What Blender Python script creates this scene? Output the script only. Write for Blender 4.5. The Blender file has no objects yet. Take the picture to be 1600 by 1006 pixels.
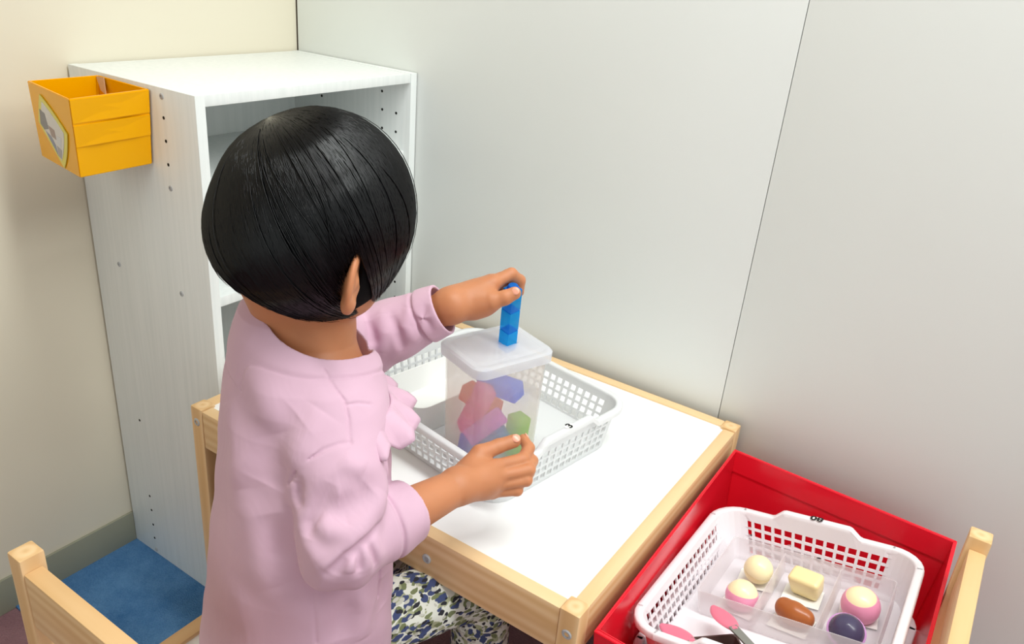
import bpy, bmesh, math, random
import numpy as np
from mathutils import Vector, Matrix, Euler

# ------------------------------------------------------------------ camera, world, lights, exposure
SC = bpy.context.scene
COL = SC.collection
CAM_F = 1253.5                                   # focal length in pixels of the 1600 px wide frame
CAM_C = np.array([1.1959, -1.0784, 1.0628])
CAM_R = np.array([[0.82486664, 0.5595667, 0.08049929],
                  [0.29617722, -0.30645918, -0.90463353],
                  [-0.48153305, 0.77004408, -0.41851886]])      # rows: right, down, forward
cam_data = bpy.data.cameras.new('camera')
cam = bpy.data.objects.new('camera', cam_data)
COL.objects.link(cam)
cam_data.sensor_width = 36.0
cam_data.lens = CAM_F / 1600 * 36.0
cam_data.clip_start = 0.02
M = Matrix([[CAM_R[0][i], -CAM_R[1][i], -CAM_R[2][i], CAM_C[i]] for i in range(3)] + [[0, 0, 0, 1]])
cam.matrix_world = M
SC.camera = cam

world = bpy.data.worlds.new('room_air')
SC.world = world
world.use_nodes = True
world.node_tree.nodes['Background'].inputs[0].default_value = (0.94, 1.0, 0.985, 1)
world.node_tree.nodes['Background'].inputs[1].default_value = 0.85


def area_light(name, loc, size, power, color=(1, .97, .93), rot=(0, 0, 0)):
    d = bpy.data.lights.new(name, 'AREA')
    d.shape = 'RECTANGLE'
    d.size, d.size_y = size
    d.energy = power
    d.color = color
    o = bpy.data.objects.new(name, d)
    COL.objects.link(o)
    o.location = loc
    o.rotation_euler = rot
    return o


area_light('ceiling_lamp', (1.35, -0.48, 2.38), (1.2, 0.25), 27, (.96, 1, .985))
area_light('ceiling_lamp', (2.75, -0.48, 2.38), (1.2, 0.25), 25, (.96, 1, .985))
SC.view_settings.view_transform = 'Standard'
SC.view_settings.look = 'None'
SC.view_settings.exposure = 0.0
SC.view_settings.gamma = 1.0
SC.view_settings.use_curve_mapping = False
SC.cycles.max_bounces = 10
SC.cycles.transparent_max_bounces = 24

random.seed(4)
RNG = np.random.default_rng(7)


# ------------------------------------------------------------------ helpers
def at(px, py, depth):
    """a point of the room, from a position measured in the photograph and its distance along the view axis"""
    return CAM_C + CAM_R.T @ (np.array([(px - 800) / CAM_F, (py - 503) / CAM_F, 1.0]) * depth)


def srgb(r, g, b):
    f = lambda c: c / 12.92 if c <= .04045 else ((c + .055) / 1.055) ** 2.4
    return (f(r / 255), f(g / 255), f(b / 255), 1)


class NT:
    def __init__(self, name):
        self.m = bpy.data.materials.new(name)
        self.m.use_nodes = True
        self.t = self.m.node_tree
        self.n = self.t.nodes
        self.b = self.n['Principled BSDF']
        self.out = self.n['Material Output']

    def add(self, kind, **kw):
        x = self.n.new(kind)
        for k, v in kw.items():
            if k in x.inputs.keys():
                x.inputs[k].default_value = v
            else:
                setattr(x, k, v)
        return x

    def link(self, a, b):
        self.t.links.new(a, b)

    def coords(self, scale=(1, 1, 1), kind='Object', rot=(0, 0, 0)):
        c = self.add('ShaderNodeTexCoord')
        mp = self.add('ShaderNodeMapping')
        mp.inputs['Scale'].default_value = scale
        mp.inputs['Rotation'].default_value = rot
        self.link(c.outputs[kind], mp.inputs['Vector'])
        return mp.outputs['Vector']

    def ramp(self, fac, stops):
        r = self.add('ShaderNodeValToRGB')
        e = r.color_ramp.elements
        while len(e) < len(stops):
            e.new(.5)
        for x, (p, c) in zip(e, stops):
            x.position, x.color = p, c
        self.link(fac, r.inputs[0])
        return r.outputs[0]

    def bump(self, h, strength, dist=.001):
        b = self.add('ShaderNodeBump')
        b.inputs['Strength'].default_value = strength
        b.inputs['Distance'].default_value = dist
        self.link(h, b.inputs['Height'])
        self.link(b.outputs[0], self.b.inputs['Normal'])


def plain(name, col, rough=.5, spec=.5, noise=0, nscale=40, coat=0, sss=0, bump=0, bscale=200):
    t = NT(name)
    t.b.inputs['Base Color'].default_value = col
    t.b.inputs['Roughness'].default_value = rough
    t.b.inputs['Specular IOR Level'].default_value = spec
    t.b.inputs['Coat Weight'].default_value = coat
    if sss:
        t.b.inputs['Subsurface Weight'].default_value = sss
        t.b.inputs['Subsurface Radius'].default_value = (.012, .005, .003)
        t.b.inputs['Subsurface Scale'].default_value = .6
    if noise:
        nz = t.add('ShaderNodeTexNoise', Scale=nscale, Detail=4.0)
        t.link(t.coords(), nz.inputs['Vector'])
        lo = tuple(c * (1 - noise) for c in col[:3]) + (1,)
        hi = tuple(min(1, c * (1 + noise)) for c in col[:3]) + (1,)
        t.link(t.ramp(nz.outputs['Fac'], [(.3, lo), (.7, hi)]), t.b.inputs['Base Color'])
    if bump:
        nb = t.add('ShaderNodeTexNoise', Scale=bscale, Detail=3.0)
        t.link(t.coords(), nb.inputs['Vector'])
        t.bump(nb.outputs['Fac'], bump)
    return t.m


def wood(name, axis):
    t = NT(name)
    sc = [26, 26, 26]
    sc[axis] = 1.6
    v = t.coords(tuple(sc))
    n1 = t.add('ShaderNodeTexNoise', Scale=1.0, Detail=3.0, Distortion=.6)
    t.link(v, n1.inputs['Vector'])
    sc2 = [3, 3, 3]
    sc2[axis] = .5
    w = t.add('ShaderNodeTexWave', Scale=9.0, Distortion=3.0, Detail=2.0)
    w.wave_type = 'RINGS'
    w.rings_direction = 'XYZ'[axis]
    t.link(t.coords(tuple(sc2)), w.inputs['Vector'])
    mx = t.add('ShaderNodeMix', Factor=.35)
    mx.data_type = 'FLOAT'
    t.link(n1.outputs['Fac'], mx.inputs[2])
    t.link(w.outputs['Fac'], mx.inputs[3])
    c = t.ramp(mx.outputs[0], [(.2, srgb(214, 170, 116)), (.5, srgb(228, 190, 140)), (.8, srgb(237, 205, 160))])
    t.link(c, t.b.inputs['Base Color'])
    t.b.inputs['Roughness'].default_value = .42
    t.bump(n1.outputs['Fac'], .08)
    return t.m


def carpet(name, c0, c1):
    t = NT(name)
    v = t.coords()
    a = t.add('ShaderNodeTexNoise', Scale=9.0, Detail=5.0)
    b = t.add('ShaderNodeTexNoise', Scale=420.0, Detail=2.0)
    t.link(v, a.inputs['Vector'])
    t.link(v, b.inputs['Vector'])
    a.inputs['Roughness'].default_value = .7
    mx = t.add('ShaderNodeMix', Factor=.3)
    mx.data_type = 'FLOAT'
    t.link(a.outputs['Fac'], mx.inputs[2])
    t.link(b.outputs['Fac'], mx.inputs[3])
    t.link(t.ramp(mx.outputs[0], [(.3, c0), (.7, c1)]), t.b.inputs['Base Color'])
    t.b.inputs['Roughness'].default_value = .95
    t.b.inputs['Specular IOR Level'].default_value = .1
    t.bump(b.outputs['Fac'], .9, .004)
    return t.m


def frosted(name, col, clear, rough=.35):
    """milky see-through plastic: part of the light passes straight, part is scattered by the surface"""
    t = NT(name)
    t.b.inputs['Base Color'].default_value = col
    t.b.inputs['Roughness'].default_value = rough
    tr = t.add('ShaderNodeBsdfTransparent')
    tl = t.add('ShaderNodeBsdfTranslucent')
    tl.inputs[0].default_value = col
    m1 = t.add('ShaderNodeMixShader')
    m1.inputs[0].default_value = .55
    m2 = t.add('ShaderNodeMixShader')
    m2.inputs[0].default_value = clear
    t.link(t.b.outputs[0], m1.inputs[1])
    t.link(tl.outputs[0], m1.inputs[2])
    t.link(m1.outputs[0], m2.inputs[1])
    t.link(tr.outputs[0], m2.inputs[2])
    t.link(m2.outputs[0], t.out.inputs[0])
    return t.m


def translucent(name, col, amt=.45, rough=.35, clear=0.0):
    t = NT(name)
    t.b.inputs['Base Color'].default_value = col
    t.b.inputs['Roughness'].default_value = rough
    tl = t.add('ShaderNodeBsdfTranslucent')
    tl.inputs[0].default_value = col
    m1 = t.add('ShaderNodeMixShader')
    m1.inputs[0].default_value = amt
    t.link(t.b.outputs[0], m1.inputs[1])
    t.link(tl.outputs[0], m1.inputs[2])
    last = m1
    if clear:
        tr = t.add('ShaderNodeBsdfTransparent')
        tr.inputs[0].default_value = tuple(min(1, c * 1.15 + .05) for c in col[:3]) + (1,)
        m2 = t.add('ShaderNodeMixShader')
        m2.inputs[0].default_value = clear
        t.link(m1.outputs[0], m2.inputs[1])
        t.link(tr.outputs[0], m2.inputs[2])
        last = m2
    t.link(last.outputs[0], t.out.inputs[0])
    return t.m


def whiteboard(name):
    """white melamine with a faint vertical wood grain"""
    t = NT(name)
    n = t.add('ShaderNodeTexNoise', Scale=1.0, Detail=4.0, Distortion=.4)
    t.link(t.coords((120, 120, 4)), n.inputs['Vector'])
    t.link(t.ramp(n.outputs['Fac'], [(.35, srgb(229, 233, 231)), (.65, srgb(236, 239, 237))]), t.b.inputs['Base Color'])
    t.b.inputs['Roughness'].default_value = .45
    t.bump(n.outputs['Fac'], .06)
    return t.m


def floral(name):
    """cotton print: navy, olive and black blossoms and leaves on off-white"""
    t = NT(name)
    base = srgb(222, 224, 214)
    nz = t.add('ShaderNodeTexNoise', Scale=70.0, Detail=2.0)
    vco = t.coords()
    t.link(vco, nz.inputs['Vector'])
    cur = None
    for i, (sc, thr, col) in enumerate([(105, .46, srgb(168, 172, 140)), (125, .40, srgb(120, 128, 92)), (96, .40, srgb(70, 80, 118)),
                                        (130, .33, srgb(52, 52, 58)), (110, .27, srgb(196, 196, 186))]):
        mp = t.add('ShaderNodeMapping')
        mp.inputs['Location'].default_value = (i * 1.7, i * .9, i * 2.3)
        mp.inputs['Rotation'].default_value = (i * .6, i * .9, i * .4)
        mp.inputs['Scale'].default_value = (1, .5, 1)
        ad = t.add('ShaderNodeVectorMath')
        ad.operation = 'SCALE'
        ad.inputs['Scale'].default_value = .012
        t.link(nz.outputs['Color'], ad.inputs[0])
        ad2 = t.add('ShaderNodeVectorMath')
        ad2.operation = 'ADD'
        t.link(vco, ad2.inputs[0])
        t.link(ad.outputs[0], ad2.inputs[1])
        t.link(ad2.outputs[0], mp.inputs['Vector'])
        vo = t.add('ShaderNodeTexVoronoi', Scale=float(sc))
        t.link(mp.outputs[0], vo.inputs['Vector'])
        f = t.ramp(vo.outputs['Distance'], [(thr - .04, (1, 1, 1, 1)), (thr, (0, 0, 0, 1))])
        mx = t.add('ShaderNodeMix')
        mx.data_type = 'RGBA'
        t.link(f, mx.inputs[0])
        if cur is None:
            mx.inputs[6].default_value = base
        else:
            t.link(cur, mx.inputs[6])
        mx.inputs[7].default_value = col
        cur = mx.outputs[2]
    t.link(cur, t.b.inputs['Base Color'])
    t.b.inputs['Roughness'].default_value = .9
    t.b.inputs['Specular IOR Level'].default_value = .15
    return t.m


def cloth(name, col):
    t = NT(name)
    n = t.add('ShaderNodeTexNoise', Scale=14.0, Detail=3.0)
    v = t.coords()
    t.link(v, n.inputs['Vector'])
    lo = tuple(c * .965 for c in col[:3]) + (1,)
    hi = tuple(min(1, c * 1.03) for c in col[:3]) + (1,)
    t.link(t.ramp(n.outputs['Fac'], [(.3, lo), (.7, hi)]), t.b.inputs['Base Color'])
    t.b.inputs['Roughness'].default_value = .85
    t.b.inputs['Specular IOR Level'].default_value = .2
    t.b.inputs['Sheen Weight'].default_value = .15
    n2 = t.add('ShaderNodeTexNoise', Scale=16.0, Detail=3.0, Distortion=1.2)
    t.link(t.coords((1, 1, .55)), n2.inputs['Vector'])
    t.bump(n2.outputs['Fac'], .35, .006)
    return t.m


MAT = dict(
    wall=plain('wall_panel_paint', srgb(233, 236, 233), .55, .35, noise=.012, nscale=2.5),
    wall_l=plain('wall_paint_cream', srgb(224, 216, 196), .6, .3, noise=.012, nscale=2.5),
    joint=plain('pale_joint', srgb(176, 170, 158), .8, .2),
    gap=plain('dark_corner_gap', srgb(70, 58, 48), .8, .2),
    base=plain('baseboard_vinyl', srgb(150, 150, 132), .6, .3),
    ceil=plain('ceiling_board', srgb(236, 234, 228), .9, .1),
    pinkc=carpet('carpet_pink', srgb(136, 100, 106), srgb(162, 124, 130)),
    bluec=carpet('carpet_blue', srgb(60, 108, 162), srgb(108, 156, 204)),
    board=whiteboard('white_melamine'),
    white=plain('white_laminate', srgb(247, 247, 247), .32, .4),
    wx=wood('pine_x', 0), wy=wood('pine_y', 1), wz=wood('pine_z', 2),
    steel=plain('zinc_screw', srgb(178, 180, 182), .35, .6),
    black=plain('dark_hole', srgb(38, 36, 34), .8, .1),
    yellow=plain('yellow_vinyl', srgb(246, 176, 0), .2, .2),
    cardb=plain('cardboard_base', srgb(176, 140, 88), .8, .2),
    paper=plain('white_paper', srgb(245, 243, 238), .7, .2),
    red=plain('red_vinyl', srgb(228, 26, 46), .2, .4, noise=.04, nscale=6),
    bask=translucent('white_basket_plastic', srgb(243, 244, 245), .22, .35, .05),
    bask_pink=plain('white_plastic', srgb(240, 234, 238), .35, .45),
    binw=plain('white_bin_plastic', srgb(246, 246, 244), .4, .4),
    frost=frosted('frosted_plastic', srgb(255, 247, 236), .715),
    frost_lid=frosted('frosted_lid_plastic', srgb(246, 248, 252), .46),
    frost_tray=frosted('frosted_tray_plastic', srgb(248, 244, 246), .58),
    skin=plain('skin', srgb(193, 128, 89), .48, .35, noise=.04, nscale=30, sss=.25),
    hair=plain('black_hair', srgb(5, 5, 7), .2, .3),
    shirt=cloth('pink_jersey', srgb(208, 171, 190)),
    floral=floral('floral_cotton'),
    eye=plain('eye_white', srgb(235, 232, 228), .2, .5),
    iris=plain('iris_dark', srgb(40, 26, 20), .15, .5),
    lip=plain('lip', srgb(196, 110, 100), .4, .4),
    nail=plain('nail', srgb(226, 158, 132), .28, .5),
    sock=plain('white_sock', srgb(220, 218, 214), .9, .1),
    ink=plain('black_ink', srgb(25, 25, 25), .5, .3),
)


def obj(name, mesh, mat, parent=None, loc=None, rot=None):
    o = bpy.data.objects.new(name, mesh)
    COL.objects.link(o)
    if mat is not None and not mesh.materials:
        mesh.materials.append(MAT[mat] if isinstance(mat, str) else mat)
    if parent is not None:
        o.parent = parent
    if loc is not None:
        o.location = loc
    if rot is not None:
        o.rotation_euler = rot
    return o


def empty(name, loc=(0, 0, 0), rotz=0, parent=None):
    o = bpy.data.objects.new(name, None)
    COL.objects.link(o)
    o.location = loc
    o.rotation_euler = (0, 0, rotz)
    o.empty_display_size = .05
    if parent is not None:
        o.parent = parent
    return o


def tag(o, label, cat, group=None):
    o['label'] = label
    o['category'] = cat
    if group:
        o['group'] = group
    return o


def struct(o):
    o['kind'] = 'structure'
    return o


def smooth(me):
    me.polygons.foreach_set('use_smooth', [True] * len(me.polygons))
    return me


def sharp_smooth(me, ang=35):
    smooth(me)
    try:
        me.set_sharp_from_angle(angle=math.radians(ang))
    except Exception:
        pass
    return me


def pymesh(name, v, f, sm=False):
    me = bpy.data.meshes.new(name)
    me.from_pydata([tuple(map(float, x)) for x in v], [], [tuple(int(i) for i in q) for q in f])
    me.update()
    if sm:
        smooth(me)
    return me


def bm_mesh(bm, name='mesh', ang=35, sm=True):
    bmesh.ops.recalc_face_normals(bm, faces=bm.faces)
    me = bpy.data.meshes.new(name)
    bm.to_mesh(me)
    bm.free()
    if sm:
        sharp_smooth(me, ang)
    return me


def box_mesh(sx, sy, sz, bev=.001, seg=2):
    bm = bmesh.new()
    bmesh.ops.create_cube(bm, size=1)
    bmesh.ops.scale(bm, vec=(sx, sy, sz), verts=bm.verts)
    if bev:
        bmesh.ops.bevel(bm, geom=list(bm.edges), offset=bev, segments=seg, profile=.6, affect='EDGES')
    return bm_mesh(bm, 'box', 50)


def box(name, lo, hi, mat, parent=None, bev=.001, seg=2):
    lo, hi = np.array(lo, float), np.array(hi, float)
    c, s = (lo + hi) / 2, hi - lo
    return obj(name, box_mesh(*s, bev=bev, seg=seg), mat, parent, tuple(c))


def rrect(a, b, r, n=6):
    """rounded rectangle outline, half sizes a,b, corner radius r, counter-clockwise"""
    p = []
    for cx, cy, a0 in ((a - r, b - r, 0), (-a + r, b - r, 90), (-a + r, -b + r, 180), (a - r, -b + r, 270)):
        for i in range(n + 1):
            t = math.radians(a0 + 90 * i / n)
            p.append((cx + r * math.cos(t), cy + r * math.sin(t)))
    return p


def loft(rings, cap0=True, cap1=True, close=False):
    n = len(rings[0])
    v = [p for r in rings for p in r]
    f = []
    m = len(rings)
    for k in range(m if close else m - 1):
        for i in range(n):
            j = (i + 1) % n
            k2 = (k + 1) % m
            f.append((k * n + i, k * n + j, k2 * n + j, k2 * n + i))
    if not close:
        if cap0:
            f.append(tuple(range(n))[::-1])
        if cap1:
            f.append(tuple(range((m - 1) * n, m * n)))
    return v, f


def loft_mesh(rings, cap0=True, cap1=True, ang=40, close=False):
    v, f = loft(rings, cap0, cap1, close)
    me = pymesh('loft', v, f)
    bm = bmesh.new()
    bm.from_mesh(me)
    return bm_mesh(bm, 'loft', ang)


def lathe(prof, n=20):
    rings = [[(r * math.cos(2 * math.pi * i / n), r * math.sin(2 * math.pi * i / n), z) for i in range(n)] for r, z in prof]
    return loft_mesh(rings, ang=40)


def text_mesh(txt, size, depth=.0002):
    cu = bpy.data.curves.new('txt', 'FONT')
    cu.body = txt
    cu.size = size
    cu.extrude = depth
    cu.offset = size * .035
    cu.align_x = 'CENTER'
    cu.align_y = 'CENTER'
    o = bpy.data.objects.new('txt', cu)
    COL.objects.link(o)
    dg = bpy.context.evaluated_depsgraph_get()
    me = bpy.data.meshes.new_from_object(o.evaluated_get(dg))
    bpy.data.objects.remove(o)
    return me


# ------------------------------------------------------------------ the room
def room(name, lo, hi, mat):
    o = box(name, lo, hi, mat, bev=0)
    o.data.transform(Matrix.Translation(o.location))
    o.location = (0, 0, 0)
    return struct(o)


fl = room('floor', (-.3, -3.4, -.05), (3.4, .3, 0), 'pinkc')
box('carpet_tile', (.001, -.655, 0), (.45, -.0045, .004), 'bluec', fl, bev=.0015)
wl = room('wall_left', (-.1, -3.4, 0), (0, .0, 2.45), 'wall_l')
wr = room('wall_right', (-.1, .012, 0), (3.4, .1, 2.45), 'joint')
room('trim_1', (0, .0005, 0), (.0034, .0119, 2.45), 'gap')
SEAM = .9073
box('panel', (.0035, 0, 0), (SEAM - .0005, .012, 2.45), 'wall', wr, bev=.0008)
box('panel', (SEAM + .0005, 0, 0), (1.8155, .012, 2.45), 'wall', wr, bev=.0008)
box('panel', (1.8173, 0, 0), (2.72, .012, 2.45), 'wall', wr, bev=.0008)
bl_ = struct(box('baseboard_left', (0, -3.4, 0), (.005, -.4345, .066), 'base', bev=.0015))
struct(box('baseboard_right', (.292, -.005, 0), (3.4, 0, .066), 'base', bev=.0015))
struct(box('ceiling', (-.1, -3.4, 2.45), (3.4, .1, 2.5), 'ceil', bev=0))

# ------------------------------------------------------------------ white shelf cabinet in the corner
CW, CD, CH = .4344, .2915, .8643
cab = tag(empty('shelf_cabinet', (0, 0, 0)), 'tall white open-front shelf cabinet standing in the room corner', 'cabinet')
TH = .015
box('side_panel', (.004, -CW, 0), (CD, -CW + TH, CH), 'board', cab)
box('side_panel', (.004, -.0165, 0), (CD, -.0015, CH), 'board', cab)
box('top_panel', (.004, -CW + TH + .0003, CH - TH - .0005), (CD - .001, -.0168, CH - .0005), 'board', cab)
for z, dx in ((.727, .012), (.5735, .002), (.291, .002)):
    box('shelf', (.009, -CW + TH + .0003, z - .006 - (.0015 if dx < .01 else 0)), (CD - dx, -.0168, z + .006 + (.0015 if dx < .01 else 0)), 'board', cab)
box('bottom_panel', (.004, -CW + TH + .0003, .001), (CD - .001, -.0168, .016), 'board', cab)
box('back_panel', (.004, -CW + TH, .016), (.008, -.0166, CH - TH), 'board', cab, bev=0)
scr = lathe([(.0001, -.001), (.0042, -.001), (.0042, .0006), (.0032, .0012), (.0022, .0012), (.0018, .0002), (.0001, .0002)], 14)
for x, z in ((.222, .853), (.222, .729), (.069, .5745), (.223, .5715), (.067, .012), (.075, .853)):
    obj('screw', scr, 'steel', cab, (x, -CW, z), (math.pi / 2, 0, 0))
hole = lathe([(.0001, -.0008), (.0024, -.0008), (.0024, .0002), (.0001, .0002)], 10)
for x, z in ((.222, .825), (.222, .794), (.222, .762), (.068, .291), (.068, .133), (.068, .102), (.067, .069), (.066, .038)):
    obj('peg_hole', hole, 'black', cab, (x, -CW, z), (math.pi / 2, 0, 0))
for x, z in ((.227, .826), (.228, .795), (.228, .763), (.26, .794), (.26, .762), (.265, .482), (.266, .451), (.08, .795), (.08, .763)):
    obj('peg_hole', hole, 'black', cab, (x, -.0165, z), (math.pi / 2, 0, 0))

# ------------------------------------------------------------------ yellow open box fixed to the cabinet side
yb = tag(empty('storage_box', (.14, -.49, .757)), 'glossy yellow open box fixed high on the cabinet side', 'box')


def quad_box(top, bot, parent, mat, th=.003, name='wall', inner_drop=.0):
    """open tapered box: four wall parts with thickness between a top and a bottom quadrilateral"""
    top, bot = [np.array(p, float) for p in top], [np.array(p, float) for p in bot]
    ct, cb = sum(top) / 4, sum(bot) / 4
    ti = [p + (ct - p) * (th * 1.45 / np.linalg.norm(ct - p)) for p in top]
    bi = [p + (cb - p) * (th * 1.45 / np.linalg.norm(cb - p)) for p in bot]
    for i in range(4):
        j = (i + 1) % 4
        v = [bot[i], bot[j], top[j], top[i], bi[i], bi[j], ti[j], ti[i]]
        f = [(0, 1, 2, 3), (5, 4, 7, 6), (3, 2, 6, 7), (1, 0, 4, 5), (0, 3, 7, 4), (2, 1, 5, 6)]
        bm = bmesh.new()
        vs = [bm.verts.new(tuple(p)) for p in v]
        for q in f:
            bm.faces.new([vs[k] for k in q])
        bmesh.ops.bevel(bm, geom=[e for e in bm.edges], offset=.0007, segments=2, affect='EDGES')
        obj(name, bm_mesh(bm, name, 40), mat, parent)
    return ti, bi


O = np.array(yb.location)
ytop = [np.array(p) - O for p in ((.085, -.534, .860), (.220, -.556, .860), (.199, -.4365, .8590), (.083, -.4365, .8605))]
ybot = [np.array(p) - O for p in ((.069, -.523, .757), (.196, -.543, .757), (.188, -.4365, .757), (.075, -.4365, .757))]
ti, bi = quad_box(ytop, ybot, yb, 'yellow')
ins = [p + (sum(bi) / 4 - p) * .03 + np.array((0, 0, .003)) for p in bi]
me = loft_mesh([[tuple(p - np.array((0, 0, .002))) for p in ins], [tuple(p) for p in ins]])
obj('base_board', me, 'cardb', yb)
# two fold lines of the vinyl: thin overlapped strips wrapped on the face towards the room
for t in (.30, .60):
    a0, a1 = ytop[1] * (1 - t) + ybot[1] * t, ytop[2] * (1 - t) + ybot[2] * t
    b0, b1 = ytop[1] * (1 - t - .02) + ybot[1] * (t + .02), ytop[2] * (1 - t - .02) + ybot[2] * (t + .02)
    n = np.cross(a1 - a0, b0 - a0)
    n /= np.linalg.norm(n)
    if n[0] < 0:
        n = -n
    up0 = ytop[1] * (1 - t + .30) + ybot[1] * (t - .30) if t < .5 else ytop[1] * (1 - t + .28) + ybot[1] * (t - .28)
    up1 = ytop[2] * (1 - t + .30) + ybot[2] * (t - .30) if t < .5 else ytop[2] * (1 - t + .28) + ybot[2] * (t - .28)
    up0, up1 = up0 + (a0 - up0) * .04, up1 + (a1 - up1) * .04
    e = (a1 - a0) * .006
    rings = [[tuple(q + n * h) for q in (a0 + e, a1 - e, up1 - e, up0 + e)] for h in (-.0004, .0007)]
    obj('folded_band', loft_mesh(rings), 'yellow', yb)
# paper flap folded over the inner corner beside the cabinet
cA, cB = ti[3], ti[2]
v = [cA + np.array((.0, -.001, -.001)), cA + (cB - cA) * .17 + np.array((0, -.001, -.0)), cA + (cB - cA) * .22 + np.array((0, -.004, -.022)),
     cA + (cB - cA) * .10 + np.array((0, -.003, -.018))]
rings = [[tuple(p + np.array((0, h, 0))) for p in v] for h in (-.0016, -.0008)]
obj('paper_flap', loft_mesh(rings), plain('pinkish_paper', srgb(214, 178, 140), .7), yb)
# diamond-shaped laminated photo on the face looking at the chair
fo, fu = (ytop[1] - ytop[0]), (ytop[0] - ybot[0])
nn = np.cross(fo, fu)
nn /= np.linalg.norm(nn)
if nn[1] > 0:
    nn = -nn


def yface(u, t, h):
    a = ytop[0] * (1 - t) + ybot[0] * t
    b = ytop[1] * (1 - t) + ybot[1] * t
    return tuple(a + (b - a) * u + nn * h)


dm = [(.30, .10), (.86, .47), (.64, .98), (.14, .49)]
dmc = (sum(p[0] for p in dm) / 4, sum(p[1] for p in dm) / 4)


def ring(s, h, bulge=0):
    out = []
    for i in range(4):
        a, b = dm[i], dm[(i + 1) % 4]
        for k in range(5):
            u, t = a[0] + (b[0] - a[0]) * k / 5, a[1] + (b[1] - a[1]) * k / 5
            w = 1 + .10 * math.sin(math.pi * k / 5) * (1 if i < 2 else .2)
            out.append(yface(dmc[0] + (u - dmc[0]) * s * w, dmc[1] + (t - dmc[1]) * s * w, h))
    return out


card = obj('photo_card', loft_mesh([ring(1, .0005), ring(1, .0016)]), plain('lime_border', srgb(226, 214, 92), .35), yb)
card['label'] = 'diamond-shaped laminated photo card with a yellow border'
pv = ring(.8, .0019)
obj('photo_print', loft_mesh([ring(.80, .0014), pv]), plain('photo_pale', srgb(214, 210, 206), .25), card)
for pts, c in (([(.24, .30), (.36, .33), (.40, .52), (.28, .56), (.20, .50)], (112, 112, 118)), ([(.40, .47), (.55, .50), (.56, .62), (.45, .60)], (150, 128, 122)),
               ([(.30, .56), (.44, .61), (.52, .70), (.55, .84), (.44, .72)], (120, 128, 152)), ([(.58, .56), (.70, .56), (.66, .70), (.56, .66)], (205, 206, 210)),
               ([(.55, .70), (.66, .73), (.62, .86), (.56, .84)], (160, 156, 160))):
    rr = [[yface(u, t, h) for u, t in pts] for h in (.0019, .0021)]
    obj('photo_patch', loft_mesh(rr), plain('photo_tone', srgb(*c), .25), card)

# ------------------------------------------------------------------ the low table
TX0, TX1, TY0, TY1, TZ = .3155, .9475, -.5, -.012, .45
tab = tag(empty('activity_table', ((TX0 + TX1) / 2, (TY0 + TY1) / 2, 0)), 'low pine play table with a white top against the wall', 'table')
tab_o = np.array(tab.location)


def tbox(name, lo, hi, mat, parent, o, bev=.0015):
    return box(name, np.array(lo) - o, np.array(hi) - o, mat, parent, bev)


LG = .024
for x in (TX0, TX1 - LG):
    for y in (TY0, TY1 - LG):
        tbox('leg', (x, y, 0), (x + LG, y + LG, TZ), 'wz', tab, tab_o, .0025)
RT = .019
tbox('rail', (TX0 + LG, TY0 + .001, TZ - .062), (TX1 - LG, TY0 + RT, TZ - .002), 'wx', tab, tab_o, .0025)
tbox('rail', (TX0 + LG, TY1 - RT, TZ - .062), (TX1 - LG, TY1 - .001, TZ - .002), 'wx', tab, tab_o, .0025)
tbox('rail', (TX0 + .001, TY0 + LG, TZ - .062), (TX0 + RT, TY1 - LG, TZ - .002), 'wy', tab, tab_o, .0025)
tbox('rail', (TX1 - RT, TY0 + LG, TZ - .062), (TX1 - .001, TY1 - LG, TZ - .002), 'wy', tab, tab_o, .0025)
tbox('table_top', (TX0 + RT - .004, TY0 + RT - .004, TZ - .014), (TX1 - RT + .004, TY1 - RT + .004, TZ - .0045), 'white', tab, tab_o, .0005)
big = lathe([(.0001, -.002), (.0062, -.002), (.0062, .0008), (.005, .0018), (.0032, .0018), (.0027, .0004), (.0001, .0004)], 16)
for x, z in ((.9355, .42), (.746, .415), (.328, .427)):
    obj('screw', big, 'steel', tab, (x - tab_o[0], TY0 - tab_o[1] + .0006, z), (math.pi / 2, 0, 0))


# ------------------------------------------------------------------ two matching low chairs
def chair(loc, rotz, label):
    ch = tag(empty('low_chair', loc, rotz), label, 'chair', 'pine chairs at the play table')
    w, d, p = .14, .14, .0235
    for sx in (-1, 1):
        x0 = -w if sx < 0 else w - p
        box('back_post', (x0, -d, 0), (x0 + p, -d + p, .513), 'wz', ch, .0025)
        box('leg', (x0, d - p, 0), (x0 + p, d, .287), 'wz', ch, .0025)
        box('seat_rail', (x0 + .002, -d + p, .245), (x0 + p - .002, d - p, .287), 'wy', ch, .002)
    box('back_rail', (-w + p, -d + .001, .432), (w - p, -d + .019, .498), 'wx', ch, .0025)
    box('back_rail', (-w + p, -d + .001, .245), (w - p, -d + .019, .287), 'wx', ch, .0025)
    box('seat_rail', (-w + p, d - .020, .245), (w - p, d - .001, .287), 'wx', ch, .002)
    box('seat_panel', (-w + p - .004, -d + .019, .272), (w - p + .004, d - .020, .2815), 'white', ch, .0005)
    return ch


chair((.6440, -.69, 0), 0, 'pine chair with white seat that the child sits on')
chair((1.1395, -.2925, 0), math.pi / 2, 'pine chair holding the red box at the table end')


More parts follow.
